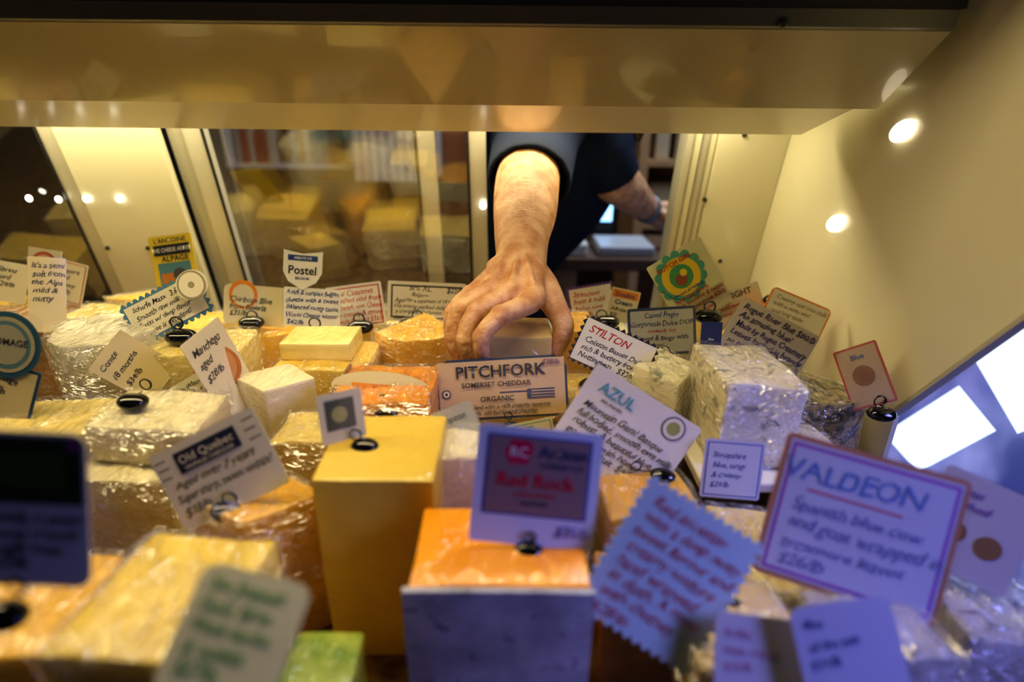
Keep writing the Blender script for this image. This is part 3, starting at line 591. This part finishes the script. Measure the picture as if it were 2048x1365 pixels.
area('back_room_lamp_b',(-1.0,1.7,1.7),.5,.5,6.5,(1,.88,.75),(math.radians(-15),0,0))
# ------------------------------------------------------------------ person
def cr(p0,p1,p2,p3,t):
    return .5*((2*p1)+(p2-p0)*t+(2*p0-5*p1+4*p2-p3)*t*t+(3*p1-p0-3*p2+p3)*t**3)
def tube(bm,nodes,side=None,seg=20,n=6,recess=None):
    P=[Vector(a[0]) for a in nodes]; A=[a[1] for a in nodes]; B=[a[2] if len(a)>2 else a[1] for a in nodes]
    k=len(P); pts=[]
    for i in range(k-1):
        i0,i3=max(i-1,0),min(i+2,k-1)
        for j in range(n):
            t=j/n; pts.append((cr(P[i0],P[i],P[i+1],P[i3],t),cr(A[i0],A[i],A[i+1],A[i3],t),cr(B[i0],B[i],B[i+1],B[i3],t)))
    pts.append((P[-1],A[-1],B[-1]))
    rings=[]; S=Vector(side) if side else None
    def ring(c,T,a,b):
        nonlocal S
        if S is None:
            S=Vector((1,0,0)) if abs(T.x)<.9 else Vector((0,1,0))
        s=(S-T*S.dot(T)).normalized(); N=T.cross(s)
        if side is None: S=s
        return [c+s*a*math.cos(2*math.pi*q/seg)+N*b*math.sin(2*math.pi*q/seg) for q in range(seg)]
    T0=(pts[1][0]-pts[0][0]).normalized(); T1=(pts[-1][0]-pts[-2][0]).normalized()
    c,a,b=pts[0]
    for ph in (80,55,30):
        s_=math.cos(math.radians(ph)); rings.append(ring(c-T0*min(a,b)*math.sin(math.radians(ph)),T0,a*s_,b*s_))
    for i,(c,a,b) in enumerate(pts):
        T=(pts[min(i+1,len(pts)-1)][0]-pts[max(i-1,0)][0]).normalized(); rings.append(ring(c,T,a,b))
    c,a,b=pts[-1]
    if recess:
        wl,dp=recess
        rings.append(ring(c,T1,a-wl,b-wl)); rings.append(ring(c-T1*dp,T1,a-wl,b-wl)); rings.append(ring(c-T1*dp,T1,.002,.002))
    else:
        for ph in (30,55,80):
            s_=math.cos(math.radians(ph)); rings.append(ring(c+T1*min(a,b)*math.sin(math.radians(ph)),T1,a*s_,b*s_))
    V=[[bm.verts.new(p) for p in r] for r in rings]
    for i in range(len(V)-1):
        for q in range(seg): bm.faces.new([V[i][q],V[i][(q+1)%seg],V[i+1][(q+1)%seg],V[i+1][q]])
    bm.faces.new(V[0][::-1]); bm.faces.new(V[-1])
def ball(bm,c,rx,ry,rz):
    r=bmesh.ops.create_uvsphere(bm,u_segments=20,v_segments=14,radius=1)
    for v in r['verts']: v.co=Vector((v.co.x*rx,v.co.y*ry,v.co.z*rz))+Vector(c)
def remesh(name,bm,mat,vox,sm=4):
    bmesh.ops.recalc_face_normals(bm,faces=bm.faces)
    o=obj_bm(name,bm,mat)
    r=o.modifiers.new('r','REMESH'); r.mode='VOXEL'; r.voxel_size=vox; r.use_smooth_shade=True
    s=o.modifiers.new('s','SMOOTH'); s.iterations=sm; s.factor=.5
    bakemods(o)
    for p in o.data.polygons: p.use_smooth=True
    if not o.data.materials: o.data.materials.append(mat)
    return o
mt,nt,b=new_mat('skin'); N=nt.nodes.new; L=nt.links.new
tc=N('ShaderNodeTexCoord'); n1=N('ShaderNodeTexNoise'); n1.inputs['Scale'].default_value=60; n1.inputs['Detail'].default_value=8; L(tc.outputs['Object'],n1.inputs['Vector'])
rp=N('ShaderNodeValToRGB'); rp.color_ramp.elements[0].color=(.56,.27,.13,1); rp.color_ramp.elements[1].color=(.80,.51,.31,1); rp.color_ramp.elements[0].position=.36; rp.color_ramp.elements[1].position=.62
L(n1.outputs['Fac'],rp.inputs[0]); L(rp.outputs[0],b.inputs['Base Color']); b.inputs['Roughness'].default_value=.42
b.inputs['Subsurface Weight'].default_value=.1; b.inputs['Subsurface Scale'].default_value=.005; b.inputs['Subsurface Radius'].default_value=(1,.35,.2)
mpn=N('ShaderNodeMapping'); mpn.inputs['Scale'].default_value=(1,2.4,1); L(tc.outputs['Object'],mpn.inputs['Vector'])
n2=N('ShaderNodeTexNoise'); n2.inputs['Scale'].default_value=170; n2.inputs['Detail'].default_value=7; L(mpn.outputs[0],n2.inputs['Vector'])
bp=N('ShaderNodeBump'); bp.inputs['Strength'].default_value=.8; bp.inputs['Distance'].default_value=.0018; L(n2.outputs['Fac'],bp.inputs['Height']); L(bp.outputs[0],b.inputs['Normal'])
M_skin=mt
bm=bmesh.new()
W=U(1042,520,.602)
pk=U(938,592,.568); ix=U(1072,598,.535); sd=(ix-pk).normalized()
arm=[((.075,1.10,.43),.055),(U(1075,262,.94),.048),(U(1062,325,.825),.042,.040),(U(1054,372,.765),.042,.038),(U(1050,425,.71),.039,.035),(U(1044,472,.655),.032,.028),(W,.028,.022),(U(1032,548,.585),.034,.018)]
tube(bm,arm,side=(1,0,0),seg=28)
tube(bm,[(W,.026,.021),(U(1032,552,.582),.034,.0175),(U(1006,588,.556),.038,.0125)],side=sd,seg=28)
fing=[
 [(1022,545,.587,.011),(942,592,.572,.0108),(906,626,.563,.0088),(903,664,.558,.0080),(914,696,.555,.0068)],
 [(1028,545,.583,.012),(978,583,.558,.0112),(922,620,.540,.0096),(906,674,.532,.0088),(922,724,.528,.0074)],
 [(1034,545,.580,.012),(1024,584,.548,.0118),(956,622,.518,.0100),(930,678,.509,.0090),(943,726,.508,.0076)],
 [(1045,545,.580,.012),(1068,598,.538,.0118),(1002,632,.502,.0098),(964,674,.492,.0088),(966,714,.494,.0074)],
 [(1062,535,.592,.015),(1086,575,.575,.0170),(1112,618,.556,.0128),(1127,657,.545,.0112),(1113,702,.540,.0086)]]
for f in fing: tube(bm,[(U(a,b_,c),r,r*.94) for a,b_,c,r in f],seg=16,n=5)
for f in fing[:4]:
    a,b_,c,r=f[1]; P=U(a,b_-5,c); ball(bm,P,.0102,.0102,.0095)
    a,b_,c,r=f[2]; P=U(a,b_,c); ball(bm,P,r*1.12,r*1.12,r*1.12)
    a,b_,c,r=f[3]; P=U(a,b_,c); ball(bm,P,r*1.07,r*1.07,r*1.07)
    q0=W+Vector((0,0,.018)); a,b_,c,r=f[1]; q1=U(a,b_,c)+Vector((0,0,.0085)); md=q0.lerp(q1,.5)+Vector((0,0,.0028))
    tube(bm,[(q0,.0035),(md,.0034),(q1,.0042)],seg=10,n=5)
# other arm
E2=Vector((.180,1.13,.252)); W2=Vector((.305,1.28,.155))
tube(bm,[((.18,1.19,.40),.052),(E2+Vector((-.01,.01,.07)),.046),(E2,.042),(E2.lerp(W2,.35),.042),(E2.lerp(W2,.75),.031),(W2,.027,.022),(W2+Vector((.03,.02,-.008)),.034,.019),(W2+Vector((.055,.035,-.014)),.036,.015)],side=(0,-.5,.85),seg=24)
base2=W2+Vector((.05,.032,-.012)); dr=Vector((.050,.028,-.030)); sdv=Vector((-.25,.75,.45)).normalized()
for i,(o_,l) in enumerate([(-.027,.8),(-.009,.95),(.009,1),(.027,.9)]):
    s=base2+sdv*o_; tube(bm,[(s-dr*.3,.010),(s+dr*.5*l,.0098),(s+dr*1.0*l+Vector((0,0,-.008)),.009),(s+dr*1.25*l+Vector((0,0,-.025)),.0078)],seg=12,n=4)
tube(bm,[(W2+Vector((.01,.0,.0)),.014),(W2+Vector((.04,-.02,-.01)),.012),(W2+Vector((.065,-.03,-.025)),.0095)],seg=12,n=4)
# torso, neck, head
tube(bm,[((-.06,1.30,-.15),.10,.08),((-.03,1.26,.10),.11,.085),((.06,1.21,.30),.13,.085),((.125,1.16,.40),.12,.07)],side=(1,0,0),seg=28)
tube(bm,[((.135,1.18,.38),.060),((.15,1.12,.47),.055),((.155,1.08,.52),.055)],seg=20)
HC=Vector((.155,1.055,.565))
ball(bm,HC,.078,.098,.105); ball(bm,HC+Vector((0,-.035,-.055)),.058,.062,.062)
ball(bm,HC+Vector((0,-.105,-.015)),.013,.02,.022); ball(bm,HC+Vector((0,-.095,-.06)),.026,.012,.010)
for s in(-1,1):
    ball(bm,HC+Vector((s*.080,.01,-.01)),.010,.02,.032); ball(bm,HC+Vector((s*.031,-.088,.028)),.024,.012,.008)
person=remesh('person',bm,M_skin,.0020,2)
tag(person,'person in dark short-sleeved shirt leaning in, one hand gripping cheese','person')
for s in(-1,1):
    bm=bmesh.new(); ball(bm,HC+Vector((s*.031,-.087,.008)),.012,.012,.012); o=obj_bm('eye',bm,pm('eye_white',(.7,.68,.65),.2),smooth=True); par(o,person)
bm=bmesh.new(); ball(bm,HC+Vector((0,.022,.03)),.092,.100,.100); ball(bm,HC+Vector((0,.07,-.06)),.085,.06,.11)
tube(bm,[(HC+Vector((-.08,.03,.02)),.03),(HC+Vector((-.078,.02,-.10)),.026),(HC+Vector((-.06,-.02,-.19)),.018),(HC+Vector((-.05,-.03,-.235)),.008)])
tube(bm,[(HC+Vector((.08,.03,.02)),.03),(HC+Vector((.078,.02,-.10)),.026),(HC+Vector((.06,-.02,-.20)),.018),(HC+Vector((.055,-.03,-.245)),.008)])
o=remesh('hair',bm,pm('dark_hair',(.03,.018,.012),.45,bump=.8,bscale=160),.005,3); par(o,person)
def cloth(name,col):
    return pm(name,col,.85,bump=.35,bscale=22,var=.2,spec=.2)
bm=bmesh.new()
tube(bm,[((-.10,1.32,-.25),.15,.115),((-.08,1.30,-.10),.145,.11),((-.03,1.26,.08),.14,.11),((.05,1.21,.22),.155,.11),((.09,1.18,.33),.15,.105),((.12,1.17,.40),.13,.085),((.14,1.15,.44),.075,.065)],side=(1,0,0),seg=32)
hem=U(1057,366,.785)
tube(bm,[((.085,1.14,.40),.085),((.075,1.04,.40),.080,.076),(U(1075,262,.94),.070,.066),(U(1066,312,.862),.062,.058),(hem,.0565,.053)],side=(1,0,0),seg=32,recess=(.006,.03))
tube(bm,[((.15,1.19,.36),.075),((.17,1.165,.32),.066),(E2+Vector((-.008,.004,.03)),.057),(E2.lerp(W2,.10),.054)],seg=28,recess=(.007,.03))
sh=remesh('shirt',bm,cloth('navy_cotton',(.010,.016,.038)),.0045,3); par(sh,person); sh['label']='dark navy short-sleeved cotton shirt'
bm=bmesh.new()
tube(bm,[((-.10,1.32,-.22),.15,.11),((-.10,1.32,-.32),.155,.115)],side=(1,0,0))
for s in(-1,1): tube(bm,[((-.10+s*.08,1.32,-.30),.085),((-.10+s*.09,1.32,-.55),.065),((-.10+s*.095,1.34,-.78),.05)])
o=remesh('trousers',bm,cloth('black_denim',(.02,.02,.025)),.008,2); par(o,person)
bm=bmesh.new(); T=(W2-E2).normalized(); Wc=E2.lerp(W2,.9)
bmesh.ops.create_cone(bm,cap_ends=False,segments=28,radius1=.031,radius2=.031,depth=.016)
mw=Matrix.Translation(Wc)@T.to_track_quat('Z','Y').to_matrix().to_4x4()
o=obj_bm('wristwatch',bm,pm('watch_band',(.20,.25,.32),.3,metal=.4),mw=mw,smooth=True); s=o.modifiers.new('s','SOLIDIFY'); s.thickness=.003; bakemods(o); par(o,person)

# ------------------------------------------------------------------ world / colour
w=bpy.data.worlds.new('world'); SC.world=w; w.use_nodes=True
w.node_tree.nodes['Background'].inputs[0].default_value=(.5,.5,.7,1); w.node_tree.nodes['Background'].inputs[1].default_value=.015
SC.view_settings.view_transform='Standard'
for lk in ('Medium High Contrast','Standard - Medium High Contrast','None'):
    try:
        SC.view_settings.look=lk; break
    except Exception: pass
SC.view_settings.exposure=.12
